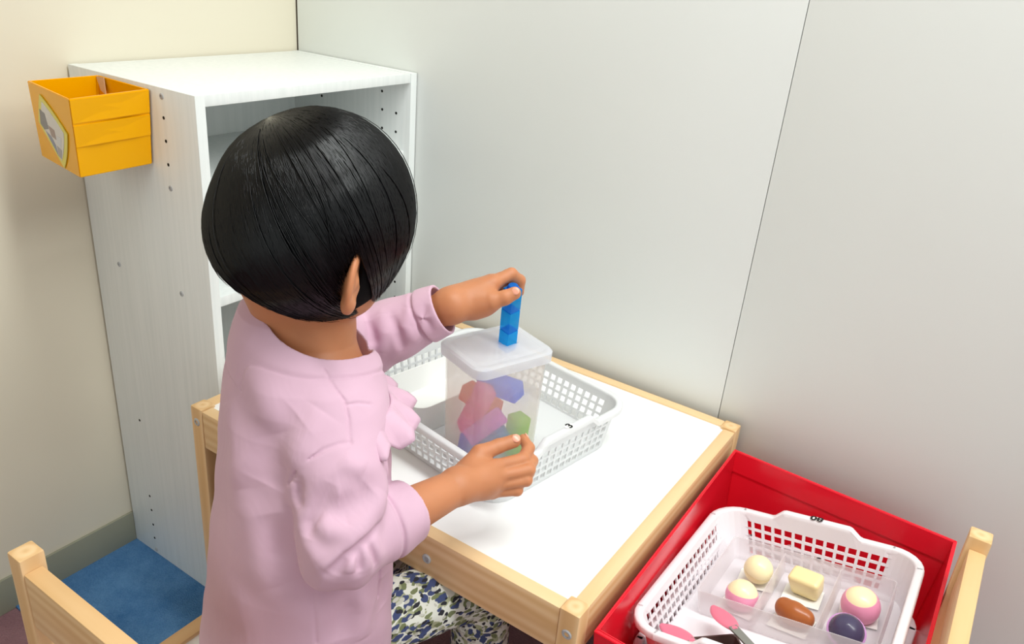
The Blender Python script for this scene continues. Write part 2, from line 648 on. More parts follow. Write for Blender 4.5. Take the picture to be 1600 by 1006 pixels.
# ------------------------------------------------------------------ lattice baskets
def basket(name, label, mat, parent_matrix, A=.150, B=.128, a=.142, b=.118, H=.063, number=None, group=None, lip=.008, r=.032, rows=4, bump_h=.012):
    bk = tag(empty(name), label, 'basket', group)
    bk.matrix_world = parent_matrix
    pitch, gap = .0124, .0090
    # outline as list of (side index or None, fraction pts): straight runs get bars and holes
    stops = []                                          # unit-parameter stops: (kind, p_base, p_rim, side)
    sides = [((1, -1), (1, 1)), ((1, 1), (-1, 1)), ((-1, 1), (-1, -1)), ((-1, -1), (1, -1))]
    col_pts, col_hole = [], []

    def corner(sx, sy, ang, hx, hy, rr):
        return (sx * (hx - rr) + rr * math.cos(ang), sy * (hy - rr) + rr * math.sin(ang))

    for k, (c0, c1) in enumerate(sides):
        axis_len = 2 * ((b if k % 2 == 0 else a) - r)
        n = int((axis_len + .012) / pitch)
        m0 = (axis_len - (n * pitch - (pitch - gap))) / 2
        us = []
        for i in range(n):
            us += [m0 + i * pitch, m0 + i * pitch + gap]
        us = [0] + us + [axis_len]
        hol = []
        for i in range(len(us) - 1):
            hol.append(i % 2 == 1)
        ang = [0, math.pi / 2, math.pi, 1.5 * math.pi][k]
        for i, u in enumerate(us):
            fr = u / axis_len
            pts = []
            for hx, hy in ((a, b), (A, B)):
                p0 = corner(c0[0], c0[1], ang, hx, hy, r)
                p1 = corner(c1[0], c1[1], ang, hx, hy, r)
                pts.append((p0[0] + (p1[0] - p0[0]) * fr, p0[1] + (p1[1] - p0[1]) * fr))
            col_pts.append((pts[0], pts[1], k, fr))
            col_hole.append(hol[i] if i < len(hol) else False)
        for i in range(1, 6):
            t = ang + math.pi / 2 * i / 6
            pts = [corner(c1[0], c1[1], t, hx, hy, r) for hx, hy in ((a, b), (A, B))]
            col_pts.append((pts[0], pts[1], None, 0))
            col_hole.append(False)

    def bump(k, fr):
        if k is None or k % 2 == 1:
            return 0
        x = abs(fr - .5)
        return bump_h * min(1, max(0, (.30 - x) / .07))

    zs, zh = [0.0], [False]
    z = .0065
    hp = (H - .0085 - .0065) / rows
    for i in range(rows):
        zs += [z, z + hp * .72]
        z += hp
    zs += [H]
    N = len(col_pts)
    v, f = [], []
    for pb, pt, k, fr in col_pts:
        for j, zz in enumerate(zs):
            t = zz / H
            top = zz + (bump(k, fr) if j == len(zs) - 1 else 0)
            v.append((pb[0] + (pt[0] - pb[0]) * t, pb[1] + (pt[1] - pb[1]) * t, top))
    nz = len(zs)
    for i in range(N):
        i2 = (i + 1) % N
        for j in range(nz - 1):
            if col_hole[i] and j % 2 == 1:
                continue
            f.append((i * nz + j, i2 * nz + j, i2 * nz + j + 1, i * nz + j + 1))
    me = pymesh('lattice', v, f)
    o = obj('lattice_wall', me, mat, bk)
    sol = o.modifiers.new('thick', 'SOLIDIFY')
    sol.thickness = .0022
    sol.offset = 0
    # rim lip swept round the top
    prof = [(-.0012, -.004), (lip * .5, .0006), (lip, .0), (lip + .0008, -.003), (lip, -.008), (lip - .0016, -.008), (lip - .0018, -.003), (.001, -.006)]
    prof = [(-.0014, -.006), (-.0014, .0), (.0005, .0016), (lip - .001, .0016), (lip + .0006, .0), (lip + .0008, -.0065), (lip - .0012, -.0065), (lip - .0016, -.002), (.0012, -.002), (.0012, -.006)]
    rings = []
    for i in range(N):
        pb, pt, k, fr = col_pts[i]
        pa = np.array(col_pts[(i - 1) % N][1])
        pc = np.array(col_pts[(i + 1) % N][1])
        tg = pc - pa
        tg /= np.linalg.norm(tg)
        nrm = np.array((tg[1], -tg[0]))
        rings.append([(pt[0] + nrm[0] * q, pt[1] + nrm[1] * q, H + w + bump(k, fr)) for q, w in prof])
    obj('rim', loft_mesh(rings, ang=50, close=True), mat, bk)
    base = [[(x, y, zz) for x, y in rrect(a * s, b * s, r * s)] for s, zz in ((.985, 0), (1.0, .0015), (1.0, .003), (.99, .0034))]
    obj('base_plate', loft_mesh(base), mat, bk)
    if number:
        px, pz = A + lip * .45, H + bump_h + .0022
        st = obj('number_sticker', lathe([(.0001, 0), (.0060, 0), (.0060, .0003), (.0001, .0003)], 18), 'paper', bk, (px, 0, pz))
        st.scale = (.72, 1.3, 1)
        tm = text_mesh(number, .0155, .0001)
        tx = obj('printed_number', tm, 'ink', st, (0, 0, .0005), (0, 0, math.radians(90)))
        tx.scale = (.8, 1.2, 1)
    return bk


def frame_matrix(origin, ex, ey, ez):
    return Matrix([[ex[i], ey[i], ez[i], origin[i]] for i in range(3)] + [[0, 0, 0, 1]])


TR = math.radians(-10)
tb_e1, tb_e2 = np.array((math.cos(TR), math.sin(TR), 0)), np.array((-math.sin(TR), math.cos(TR), 0))
TBC = np.array((.654, -.268, .4462))
TBM = frame_matrix(TBC, tb_e1, tb_e2, (0, 0, 1))
basket('lattice_basket', 'white lattice basket standing on the white table top', 'bask', TBM, number='3')


def tb(x, y, z):
    p = TBC + tb_e1 * x + tb_e2 * y
    return (p[0], p[1], TBC[2] + z)


# white bin inside the basket
bn = tag(empty('storage_bin', tb(-.080, -.002, .0036), TR), 'small empty white bin with rounded corners inside the table basket', 'bin')
A_, B_, HB = .05, .09, .042
rings = []
for s, z, rr in ((.955, 0, .015), (.965, .001, .017), (1.0, HB, .02), (.975, HB, .0188), (.93, .003, .0165)):
    rings.append([(x, y, z) for x, y in rrect(A_ - (1 - s) * .05, B_ - (1 - s) * .05, rr)])
obj('bin_shell', loft_mesh(rings, ang=50), 'binw', bn)

# ------------------------------------------------------------------ frosted container with lid
KR = math.radians(-20)
KC = np.array((.7035, -.3215, .4500))
kt = tag(empty('frosted_container', tuple(KC), KR), 'tall frosted plastic container with a white slotted lid', 'container')
KA, KB, KH = .0425, .0540, .160
rings = []
for da, z in ((-.0065, 0), (-.0045, .002), (0, KH), (-.0016, KH), (-.0061, .0035), (-.0075, .0030)):
    rings.append([(x, y, z) for x, y in rrect(KA + da, KB + da, .012 + da * .5)])
obj('container_body', loft_mesh(rings, ang=50), 'frost', kt)
# lid: stepped, with a square slot left open
LA, LB = KA + .0045, KB + .0045
lid_prof = [(0, -.010), (.0008, -.010), (.0012, .0005), (-.001, .003), (-.005, .0034), (-.0075, .0022), (-.0095, .0022), (-.012, .0036), (-.0135, .0042)]
outer = [[(x, y, KH + z) for x, y in rrect(LA + d, LB + d, .015 + d * .6)] for d, z in lid_prof]
under = [[(x, y, KH + z - .0018) for x, y in rrect(LA + d, LB + d, .015 + d * .6)] for d, z in reversed(lid_prof[:-1])]
sl = (-.001, .017, .0102, .0102)                     # slot centre and half sizes in lid coordinates


def slot_ring(z):
    n = len(outer[0])
    out = []
    for x, y in [(p[0], p[1]) for p in outer[-1]]:
        dx, dy = x - sl[0], y - sl[1]
        m = max(abs(dx) / sl[2], abs(dy) / sl[3])
        out.append((sl[0] + dx / m, sl[1] + dy / m, z))
    return out


rings = outer + [slot_ring(KH + .0042), slot_ring(KH + .0016), [(x, y, KH + .0020) for x, y, _ in outer[-1]]] + under
lidm = loft_mesh(rings, ang=40, cap0=False, cap1=False, close=True)
obj('lid', lidm, 'frost_lid', kt)

KM = Matrix.Translation(Vector(KC)) @ Matrix.Rotation(KR, 4, 'Z')
BLK = [  # label, colour, middle in the container, direction of the long side, length, roll
    ('deep blue block lying uppermost in the frosted container', (52, 138, 255), (.003, .008, .104), (.062, .020, .004), .060, 30),
    ('orange block end showing at the left in the frosted container', (252, 128, 58), (-.014, -.008, .078), (.018, .040, -.034), .056, 10),
    ('bright pink block standing slanted in the frosted container', (255, 108, 196), (.000, -.025, .078), (-.015, -.020, -.069), .068, 35),
    ('lilac pink block leaning low across the frosted container front', (236, 150, 232), (.0160, -.020, .058), (-.016, -.038, -.034), .054, 15),
    ('blue block on the floor of the frosted container', (52, 138, 250), (-.004, -.016, .0160), (.031, .030, .0), .048, 0),
    ('teal block under the lilac block in the frosted container', (40, 180, 224), (.0160, -.010, .036), (-.014, -.030, -.027), .046, 15),
    ('lime green block at the right side of the frosted container', (182, 228, 70), (.0205, .028, .034), (.002, .003, .040), .056, 4),
]
for lb, c, p, dr_, ln, roll in BLK:
    mt = translucent('block_plastic', srgb(*[int(255 - (255 - v) * .92) for v in c]), .55, .3, .28)
    b = obj('toy_block', box_mesh(.0225, .0225, ln, bev=.0018, seg=2), mt)
    b.matrix_world = KM @ Matrix.Translation(Vector(p)) @ Vector((0, 0, 1)).rotation_difference(Vector(dr_)).to_matrix().to_4x4() @ Matrix.Rotation(math.radians(roll), 4, 'Z')
    tag(b, lb, 'block', 'blocks in the frosted container')
    for q in (-1, 1):                                   # the joints between its three cubes
        rg_ = [[(x, y, z) for x, y in rrect(.0113, .0113, .002, 2)] for z in (q * ln / 6 - .0004, q * ln / 6 + .0004)]
        obj('joint_line', loft_mesh(rg_), mt, b)

# blue stick of three clear blocks in the slot
base_pt = np.array(KM @ Vector((sl[0], sl[1], KH - .006)))
top_pt = at(802, 446, .964)
ax = top_pt - base_pt
L = np.linalg.norm(ax)
ax /= L
q = Vector((0, 0, 1)).rotation_difference(Vector(ax)).to_matrix()
st = tag(empty('block_stick'), 'clear blue stick of three joined cubes held over the lid slot', 'block')
st.matrix_world = Matrix.Translation(Vector(base_pt)) @ (q @ Matrix.Rotation(KR + math.radians(8), 3, 'Z')).to_4x4()
clearblue = translucent('clear_blue_plastic', srgb(70, 196, 252), .6, .12, .5)
deepblue = translucent('clear_blue_plastic_top', srgb(24, 146, 232), .5, .12, .25)
seg = (L - .004) / 3
for i in range(3):
    bmx = box_mesh(.0168, .0168, seg - .0003, bev=.0011, seg=2)
    o = obj('cube', bmx, clearblue, st, (0, 0, seg * (i + .5)))
    o.name = 'clear_cube'
    obj('cube_floor', box_mesh(.0155, .0155, .0012, bev=.0003, seg=1), deepblue, o, (0, 0, seg * .5 - .0008))
obj('stud', lathe([(.0001, 0), (.0068, 0), (.0068, .003), (.0055, .0046), (.0001, .005)], 18), deepblue, st, (0, 0, seg * 3))

# ------------------------------------------------------------------ red box on the second chair and what it holds
RB0 = np.array((1.105, -.27, .2875))
rb = tag(empty('storage_box', tuple(RB0)), 'glossy red open box standing on the chair beside the table', 'box')
rtop = [np.array(p) - RB0 for p in ((.9595, -.487, .43), (1.2530, -.494, .43), (1.2545, -.062, .43), (.9545, -.049, .43))]
rbot = [np.array(p) - RB0 for p in ((.970, -.478, .2875), (1.243, -.483, .2875), (1.2435, -.073, .2875), (.965, -.062, .2875))]
ti, bi = quad_box(rtop, rbot, rb, 'red', th=.004)
flo = [p + (sum(bi) / 4 - p) * .02 for p in bi]
obj('box_floor', loft_mesh([[tuple(p + np.array((0, 0, h))) for p in flo] for h in (.0002, .003)]), 'red', rb)
for i in range(4):                                      # turned-over hem inside the rim
    j = (i + 1) % 4
    c = sum(ti) / 4
    inn = lambda p, d: p + (c * np.array((1, 1, 0)) + p * np.array((0, 0, 1)) - p) * (d / np.linalg.norm((c - p)[:2]))
    t = .22
    a0, a1 = ti[i], ti[j]
    b0, b1 = ti[i] * (1 - t) + bi[i] * t, ti[j] * (1 - t) + bi[j] * t
    rr = [[tuple(inn(p, d)) for p in (a0, a1, b1, b0)] for d in (.0002, .0016)]
    obj('hem', loft_mesh(rr), 'red', rb)

# lower basket
basket('lattice_basket', 'lower white basket mostly hidden under another in the red box', 'bask_pink',
       Matrix.Translation((1.1085, -.280, .2912)) @ Matrix.Rotation(math.radians(88), 4, 'Z'), number='9', A=.146, B=.122, a=.138, b=.114)
# upper basket, tilted to the left
e1 = np.array([.98448, .01167, .17511])
e2 = np.array([-.00147, .99830, -.05830])
en = np.array([-.17549, .05714, .98282])
UB = np.array([1.0985, -.2752, .4163])
basket('lattice_basket', 'tilted white lattice basket with a divided tray in the red box', 'bask_pink',
       frame_matrix(UB - en * .063, e2, -e1, en), number='80', A=.147, B=.124, a=.139, b=.114)


def ubm(x, y, h, rz=0, rx=0, ry=0):
    return frame_matrix(UB + e1 * x + e2 * y + en * h, e1, e2, en) @ Euler((rx, ry, rz)).to_matrix().to_4x4()


FLOOR_H = -.0590
tr = tag(empty('divided_tray'), 'frosted tray with three compartments inside the tilted basket', 'tray')
tr.matrix_world = ubm(.004, .050, FLOOR_H)
ta, tbb, th_ = .102, .071, .034
rings = []
for d, z in ((-.003, 0), (-.0015, .0015), (0, th_), (-.0014, th_), (-.0028, .0022), (-.005, .0016)):
    rings.append([(x, y, z) for x, y in rrect(ta + d, tbb + d, .006)])
obj('tray_shell', loft_mesh(rings, ang=50), 'frost_tray', tr)
for x in (-.033, .037):
    box('divider', (x - .0006, -tbb + .0024, .002), (x + .0006, tbb - .0024, th_ - .004), 'frost_tray', tr, bev=0)
for x, y, rz, lb in ((-.058, .030, .1, 'small white paper card under the pale yellow toy'), (-.060, -.032, -.15, 'small white paper card under the pink and cream toy'),
                     (.001, .026, .05, 'small white paper card under the square cream toy'), (.004, -.034, -.1, 'small white paper card under the brown toy'),
                     (.068, .022, .12, 'small white paper card under the round pink toy')):
    cd = obj('paper_card', box_mesh(.046 if x < .05 else .044, .040, .0006, bev=0), 'paper')
    cd.matrix_world = ubm(.004 + x, .050 + y, FLOOR_H + .0030, rz)
    tag(cd, lb, 'card', 'paper cards in the divided tray')

cream = plain('cream_plastic', srgb(246, 226, 168), .3, .5)
cream2 = plain('pale_cream_plastic', srgb(250, 236, 190), .3, .5)
pinkp = plain('pink_plastic', srgb(246, 158, 190), .3, .5)
brownp = plain('brown_plastic', srgb(168, 92, 42), .3, .5)
dark = plain('dark_violet_plastic', srgb(70, 62, 92), .25, .5)
lilac = plain('lilac_plastic', srgb(206, 150, 206), .3, .5)


def dome(r, z0, z1, n=10, zs=1.0):
    return [(max(1e-4, math.sqrt(max(0, r * r - z * z))), z * zs) for z in [z0 + (z1 - z0) * i / n for i in range(n + 1)]]


def toy(x, y, rz, label, parts, rx=0, ry=0, hh=.0186):
    t = tag(empty('toy_bun'), label, 'toy', 'toys in the divided tray')
    t.matrix_world = ubm(.004 + x, .050 + y, FLOOR_H + .0040 + hh, rz, rx, ry)
    for nm, me, mt in parts:
        obj(nm, me, mt, t)


R_ = .0185
toy(-.055, .026, .3, 'pale yellow round toy at the back left of the tray',
    [('lower_half', lathe(dome(R_, -R_, -.0003, 10), 24), cream), ('upper_half', lathe(dome(R_ * .985, .0003, R_ * .985, 10), 24), cream2)], .25, .2)
toy(-.057, -.034, 0, 'pink toy with a cream top at the front left of the tray',
    [('base_cup', lathe(dome(.0200, -.0150, .0068, 8), 24), pinkp), ('cap', lathe(dome(.0196, .0069, .0180, 8), 24), cream2)], -.15, .1, .0152)


def bread():
    bm = bmesh.new()
    bmesh.ops.create_cube(bm, size=1)
    bmesh.ops.scale(bm, vec=(.040, .026, .030), verts=bm.verts)
    for v in bm.verts:
        if v.co.z < 0:
            v.co.x *= .86
            v.co.y *= .9
    bmesh.ops.bevel(bm, geom=list(bm.edges), offset=.006, segments=4, profile=.55, affect='EDGES')
    return bm_mesh(bm, 'bread', 60)


toy(.004, .030, -.18, 'square cream toy at the back middle of the tray', [('body', bread(), cream)], .28, 0, .0158)


# small implicit-surface tools, also used for the child below
def smin(a, b, k):
    h = np.clip(.5 + .5 * (b - a) / k, 0, 1)
    return b + (a - b) * h - k * h * (1 - h)


class Field:
    """a solid made of rounded pieces that blend into each other"""

    def __init__(self, m=.03):
        self.ops, self.m = [], m

    def cap(self, a, b, ra, rb, k=.01):
        a, b = np.array(a, np.float32), np.array(b, np.float32)
        rm = max(ra, rb)
        ab = b - a
        L2 = float(ab @ ab) + 1e-12

        def fn(p):
            t = np.clip(((p - a) @ ab) / L2, 0, 1)
            return np.linalg.norm(p - (a + t[:, None] * ab), axis=1) - (ra + (rb - ra) * t)
        self.ops.append(('u', np.minimum(a, b) - rm, np.maximum(a, b) + rm, fn, k))
        return self

    def chain(self, pts, rad, k=.006):
        for i in range(len(pts) - 1):
            self.cap(pts[i], pts[i + 1], rad[i], rad[i + 1], k if i == 0 else .003)
        return self

    def ell(self, c, r, axes=None, k=.01, op='u'):
        c, r = np.array(c, np.float32), np.array(r, np.float32)
        A = np.eye(3, dtype=np.float32) if axes is None else np.array(axes, np.float32)

        def fn(p):
            q = (p - c) @ A.T
            k0 = np.linalg.norm(q / r, axis=1)
            k1 = np.linalg.norm(q / (r * r), axis=1) + 1e-9
            return k0 * (k0 - 1) / k1
        rm = float(r.max())
        self.ops.append((op, c - rm, c + rm, fn, k))
        return self

    def fun(self, fn, lo, hi, k=.01, op='u'):
        self.ops.append((op, np.array(lo, np.float32), np.array(hi, np.float32), fn, k))
        return self

    def __call__(self, p):
        d = np.full(len(p), 5.0, np.float32)
        p0, p1 = p.min(0), p.max(0)
        for op, lo, hi, fn, k in self.ops:
            a, b = lo - self.m, hi + self.m
            if (p1 < a).any() or (p0 > b).any():
                continue
            if (p0 > a).all() and (p1 < b).all():
                idx = slice(None)
            else:
                idx = np.nonzero(np.all((p > a) & (p < b), axis=1))[0]
                if not len(idx):
                    continue
            x = fn(p[idx])
            if callable(k):
                k = k(p[idx])
            if op == 'u':
                d[idx] = smin(d[idx], x, k)
            elif op == 's':
                d[idx] = -smin(-d[idx], x, k)
            elif op == 'i':
                d[idx] = -smin(-d[idx], -x, k)
            elif op == 'd':
                d[idx] = d[idx] - x
        return d


def surface(fn, lo, hi, h, B=8, slack=1.5):
    """surface nets on the blocks that the surface passes through"""
    lo, hi = np.array(lo, np.float64), np.array(hi, np.float64)
    nb = np.ceil((hi - lo) / (h * B)).astype(int)
    bi_ = np.stack(np.meshgrid(*[np.arange(n) for n in nb], indexing='ij'), -1).reshape(-1, 3)
    cen = (lo + (bi_ + .5) * h * B).astype(np.float32)
    grp = (bi_ // 4) @ np.array([1000000, 1000, 1])
    so = np.argsort(grp, kind='stable')
    bi_, cen, grp = bi_[so], cen[so], grp[so]
    cut = np.nonzero(np.diff(grp))[0] + 1
    d = np.concatenate([fn(c) for c in np.split(cen, cut)])
    on = np.abs(d) < h * B * .87 * slack + .001
    blk, grp = bi_[on], grp[on]
    off = np.stack(np.meshgrid(*[np.arange(B + 1)] * 3, indexing='ij'), -1).reshape(-1, 3)
    S = np.empty((len(blk), B + 1, B + 1, B + 1), np.float32)
    cut = [0] + list(np.nonzero(np.diff(grp))[0] + 1) + [len(blk)]
    for i, i2 in zip(cut[:-1], cut[1:]):
        g = blk[i:i2, None, :] * B + off[None]
        S[i:i2] = fn((lo + g.reshape(-1, 3) * h).astype(np.float32)).reshape(-1, B + 1, B + 1, B + 1)
    NY, NZ = int(nb[1] * B + 2), int(nb[2] * B + 2)
    ins = S < 0
    c8 = [(i, j, k) for i in (0, 1) for j in (0, 1) for k in (0, 1)]
    cnt = sum(ins[:, i:i + B, j:j + B, k:k + B].astype(np.int8) for i, j, k in c8)
    act = np.argwhere((cnt > 0) & (cnt < 8))
    vals = np.stack([S[act[:, 0], act[:, 1] + i, act[:, 2] + j, act[:, 3] + k] for i, j, k in c8], 1)
    pos = np.zeros((len(act), 3))
    num = np.zeros(len(act))
    for x in range(8):
        for y in range(x + 1, 8):
            a, b = np.array(c8[x]), np.array(c8[y])
            if np.abs(a - b).sum() != 1:
                continue
            va, vb = vals[:, x], vals[:, y]
            m = (va < 0) != (vb < 0)
            t = np.where(m, va / np.where(m, va - vb, 1), 0)
            pos += np.where(m[:, None], a + t[:, None] * (b - a), 0)
            num += m
    cell = blk[act[:, 0]] * B + act[:, 1:]
    V = lo + (cell + pos / num[:, None]) * h
    key = (cell[:, 0] * NY + cell[:, 1]) * NZ + cell[:, 2]
    order = np.argsort(key)
    sk = key[order]
    quads = []
    for ax in range(3):
        dv = [0, 0, 0]
        dv[ax] = 1
        s0 = ins[:, :B, :B, :B]
        s1 = ins[:, dv[0]:B + dv[0], dv[1]:B + dv[1], dv[2]:B + dv[2]]
        e = np.argwhere(s0 != s1)
        flip = s0[e[:, 0], e[:, 1], e[:, 2], e[:, 3]]
        g = blk[e[:, 0]] * B + e[:, 1:]
        u, w = (ax + 1) % 3, (ax + 2) % 3
        q = []
        for du, dw in ((-1, -1), (0, -1), (0, 0), (-1, 0)):
            c = g.copy()
            c[:, u] += du
            c[:, w] += dw
            kk = (c[:, 0] * NY + c[:, 1]) * NZ + c[:, 2]
            p = np.clip(np.searchsorted(sk, kk), 0, len(sk) - 1)
            q.append(np.where(sk[p] == kk, order[p], -1))
        q = np.stack(q, 1)
        ok = (q >= 0).all(1)
        q, fl_ = q[ok], flip[ok]
        q[~fl_] = q[~fl_][:, ::-1]
        quads.append(q)
    Q = np.concatenate(quads)
    for _ in range(1):                                  # settle the vertices on the surface
        vg = (((V - lo) / (h * B * 4)).astype(int)) @ np.array([1000000, 1000, 1])
        so = np.argsort(vg, kind='stable')
        ee = np.float32(h * .5)
        I3 = np.eye(3, dtype=np.float32)
        d0, gr = np.empty(len(V), np.float32), np.empty((len(V), 3), np.float32)
        for ids in np.split(so, np.nonzero(np.diff(vg[so]))[0] + 1):
            P = V[ids].astype(np.float32)
            d0[ids] = fn(P)
            gr[ids] = np.stack([fn(P + I3[i] * ee) - fn(P - I3[i] * ee) for i in range(3)], 1) / (2 * ee)
        V = V - gr * (np.clip(d0, -h, h) / np.maximum((gr ** 2).sum(1), .25))[:, None]
    return V, Q


def np_mesh(name, V, Q):
    me = bpy.data.meshes.new(name)
    n, m, s = len(V), len(Q), Q.shape[1]
    me.vertices.add(n)
    me.vertices.foreach_set('co', np.asarray(V, np.float32).ravel())
    me.loops.add(m * s)
    me.loops.foreach_set('vertex_index', np.asarray(Q, np.int32).ravel())
    me.polygons.add(m)
    me.polygons.foreach_set('loop_start', np.arange(0, m * s, s, dtype=np.int32))
    me.polygons.foreach_set('use_smooth', np.ones(m, bool))
    me.update(calc_edges=True)
    me.validate()
    return me


fb = Field()
fb.ell((0, 0, 0), (.020, .0145, .0150)).ell((-.014, .002, .001), (.010, .011, .012), k=.004).ell((.0145, .001, .0), (.0105, .0105, .0115), k=.004)
V, Q = surface(fb, (-.04, -.03, -.03), (.04, .03, .03), .0015)
toy(.006, -.036, -.25, 'brown lobed toy at the front middle of the tray', [('body', np_mesh('bean', V, Q), brownp)], 0, 0, .0145)
toy(.070, .018, .1, 'round pink toy with a cream top at the right of the tray',
    [('base_cup', lathe(dome(.0225, -.0160, .0140, 8), 24), pinkp), ('cap', lathe(dome(.0222, .0141, .0215, 8), 24), cream2)], .2, 0, .0162)
rg = lathe([(.0195, -.002), (.0215, -.001), (.0215, .001), (.0195, .002), (.0185, 0)], 26)
toy(.066, -.040, 0, 'dark violet toy with a lilac ring at the tray front', [('body', lathe(dome(.0195, -.0160, .01945, 14), 24), dark), ('ring', rg, lilac)], .5, .2, .0164)

# brown dish and toy tongs in front of the tray
ds = tag(empty('small_dish'), 'dark brown rectangular dish in front of the divided tray', 'dish')
ds.matrix_world = ubm(-.048, -.098, FLOOR_H, math.radians(38))
rings = [[(x, y, z) for x, y in rrect(.036 + d, .028 + d, .006)] for d, z in ((-.006, 0), (-.005, .001), (0, .017), (-.002, .017), (-.0065, .003), (-.008, .0026))]
obj('dish_shell', loft_mesh(rings, ang=50), plain('dark_brown_plastic', srgb(78, 54, 50), .35), ds)
tg_ = tag(empty('toy_tongs'), 'toy tongs with two pink paddles lying over the brown dish', 'tongs')
tg_.matrix_world = frame_matrix(UB, e1, e2, en)
hinge = np.array((.050, -.128, -.030))
pk = plain('rose_plastic', srgb(226, 122, 146), .35, .45)
grey = plain('grey_metal', srgb(128, 128, 122), .35, .5)
for pa, pb in ((np.array((-.071, -.036, -.030)), np.array((-.032, -.071, -.024))), (np.array((-.112, -.094, -.034)), np.array((-.066, -.110, -.028)))):
    d = pb - pa
    Lp = np.linalg.norm(d)
    x_ = d / Lp
    z_ = np.array((0, 0, 1.)) - x_ * x_[2]
    z_ /= np.linalg.norm(z_)
    y_ = np.cross(z_, x_)
    rings = []
    for s in np.linspace(0, 1, 13):
        w = .0115 * max(.06, math.sin(math.pi * min(1, s * .93 + .035)) ** .55)
        c_ = pa + d * s
        rings.append([tuple(c_ + y_ * w * math.cos(t) + z_ * (.0022 * math.sin(t))) for t in np.linspace(0, 2 * math.pi, 15)[:-1]])
    obj('paddle', loft_mesh(rings, ang=70), pk, tg_)
    d2 = hinge - pb
    x2 = d2 / np.linalg.norm(d2)
    y2 = np.cross(np.array((0, 0, 1.)), x2)
    y2 /= np.linalg.norm(y2)
    z2 = np.cross(x2, y2)
    rings = [[tuple(c_ + y2 * w * sx + z2 * .0012 * sz) for sx, sz in ((-1, -1), (1, -1), (1, 1), (-1, 1))] for c_, w in ((pb - x2 * .006, .005), (pb + d2 * .5, .0045), (hinge, .004))]
    obj('arm', loft_mesh(rings), grey, tg_)

# ------------------------------------------------------------------ the child
f32 = lambda *a: np.array(a, np.float32)
HC = f32(.6520, -.5720, .8270)                       # middle of the head with hair
yaw, pitch = math.radians(-19), math.radians(28)
hf = f32(math.sin(-yaw) * math.cos(pitch), math.cos(yaw) * math.cos(pitch), -math.sin(pitch))
hr = f32(math.cos(yaw), math.sin(yaw), 0)
hu = np.cross(hr, hf)
HA = np.stack([hr, hf, hu])                          # head axes: right, forward, up


def hd(x, y, z):
    return HC + hr * x + hf * y + hu * z


NECK = f32(.6500, -.5850, .7000)
shR, elR, wrR = at(522, 652, .765).astype(np.float32), at(527, 856, .740).astype(np.float32), at(716, 759, .842).astype(np.float32)
shL, elL, wrL = f32(.5700, -.5540, .6650), f32(.5780, -.4350, .6130), at(706, 477, .951).astype(np.float32)
hipR, knR, anR, toeR = f32(.7080, -.5950, .3620), f32(.7800, -.4280, .3430), f32(.7880, -.4280, .0600), f32(.7980, -.3350, .0280)
hipL, knL, anL, toeL = f32(.6150, -.6250, .3350), f32(.6250, -.4450, .3270), f32(.6200, -.4350, .0600), f32(.6250, -.3450, .0280)

body = Field()
# head, face and neck
body.ell(hd(0, -.004, -.006), (.0725, .086, .080), HA, .01)
body.ell(hd(0, .026, -.052), (.057, .056, .048), HA, .03)
for s in (-1, 1):
    body.ell(hd(s * .034, .047, -.052), (.023, .024, .022), HA, .02)          # cheeks
    body.ell(hd(s * .027, .073, -.026), (.015, .008, .009), HA, .004, 's')    # eye sockets
body.ell(hd(0, .060, -.088), (.020, .018, .014), HA, .015)                    # chin
body.ell(hd(0, .085, -.046), (.0085, .010, .010), HA, .010)                   # nose
body.cap(hd(0, .080, -.028), hd(0, .087, -.044), .005, .006, .008)
body.ell(hd(0, .079, -.066), (.013, .007, .006), HA, .006)                    # lips
for s in (-1, 1):                                                             # ears
    ec = hd(s * .085, .014, -.036)
    ax_r = hr * s * .80 - hf * .60
    ax_r = ax_r / np.linalg.norm(ax_r)
    eu = hu * .94 - hf * .30
    eu = eu - ax_r * float(eu @ ax_r)
    eu /= np.linalg.norm(eu)
    ef = np.cross(eu, ax_r)
    EA = np.stack([ax_r, ef, eu])
    body.ell(ec, (.0185, .0055, .027), EA, .004)
    body.ell(ec + ef * (.006 if float(ef @ hf) * 1 > 0 else -.006) + ax_r * .002, (.0125, .0045, .020), EA, .003, 's')
    body.ell(ec - eu * .020, (.009, .006, .009), EA, .006)
    body.cap(hd(s * .064, .022, -.050), ec, .012, .006, .008)
body.cap(hd(0, -.018, -.055), NECK, .0370, .0410, .02)
body.cap(NECK, NECK + f32(.002, -.004, -.03), .0440, .062, .02)
# trunk and limbs
body.ell((.660, -.598, .640), (.078, .055, .052), None, .02)
body.ell((.668, -.612, .540), (.078, .062, .11), None, .03)
body.ell((.668, -.628, .385), (.100, .085, .085), None, .03)
body.cap(NECK - f32(0, 0, .02), shR, .036, .026, .02).cap(NECK - f32(0, 0, .02), shL, .036, .026, .02)
for sh, el, wr in ((shR, elR, wrR), (shL, elL, wrL)):
    body.cap(sh, el, .027, .024, .02).cap(el, el + (wr - el) * .35, .026, .0255, .01).cap(el + (wr - el) * .35, wr, .0255, .0185, .01)
for hp, kn, an, to in ((hipR, knR, anR, toeR), (hipL, knL, anL, toeL)):
    body.cap(hp, kn, .036, .026, .01).cap(kn, kn + (an - kn) * .4, .026, .026, .01).cap(kn + (an - kn) * .4, an, .026, .021, .01)
    body.cap(an - f32(0, .012, .03), to, .022, .018, .012)
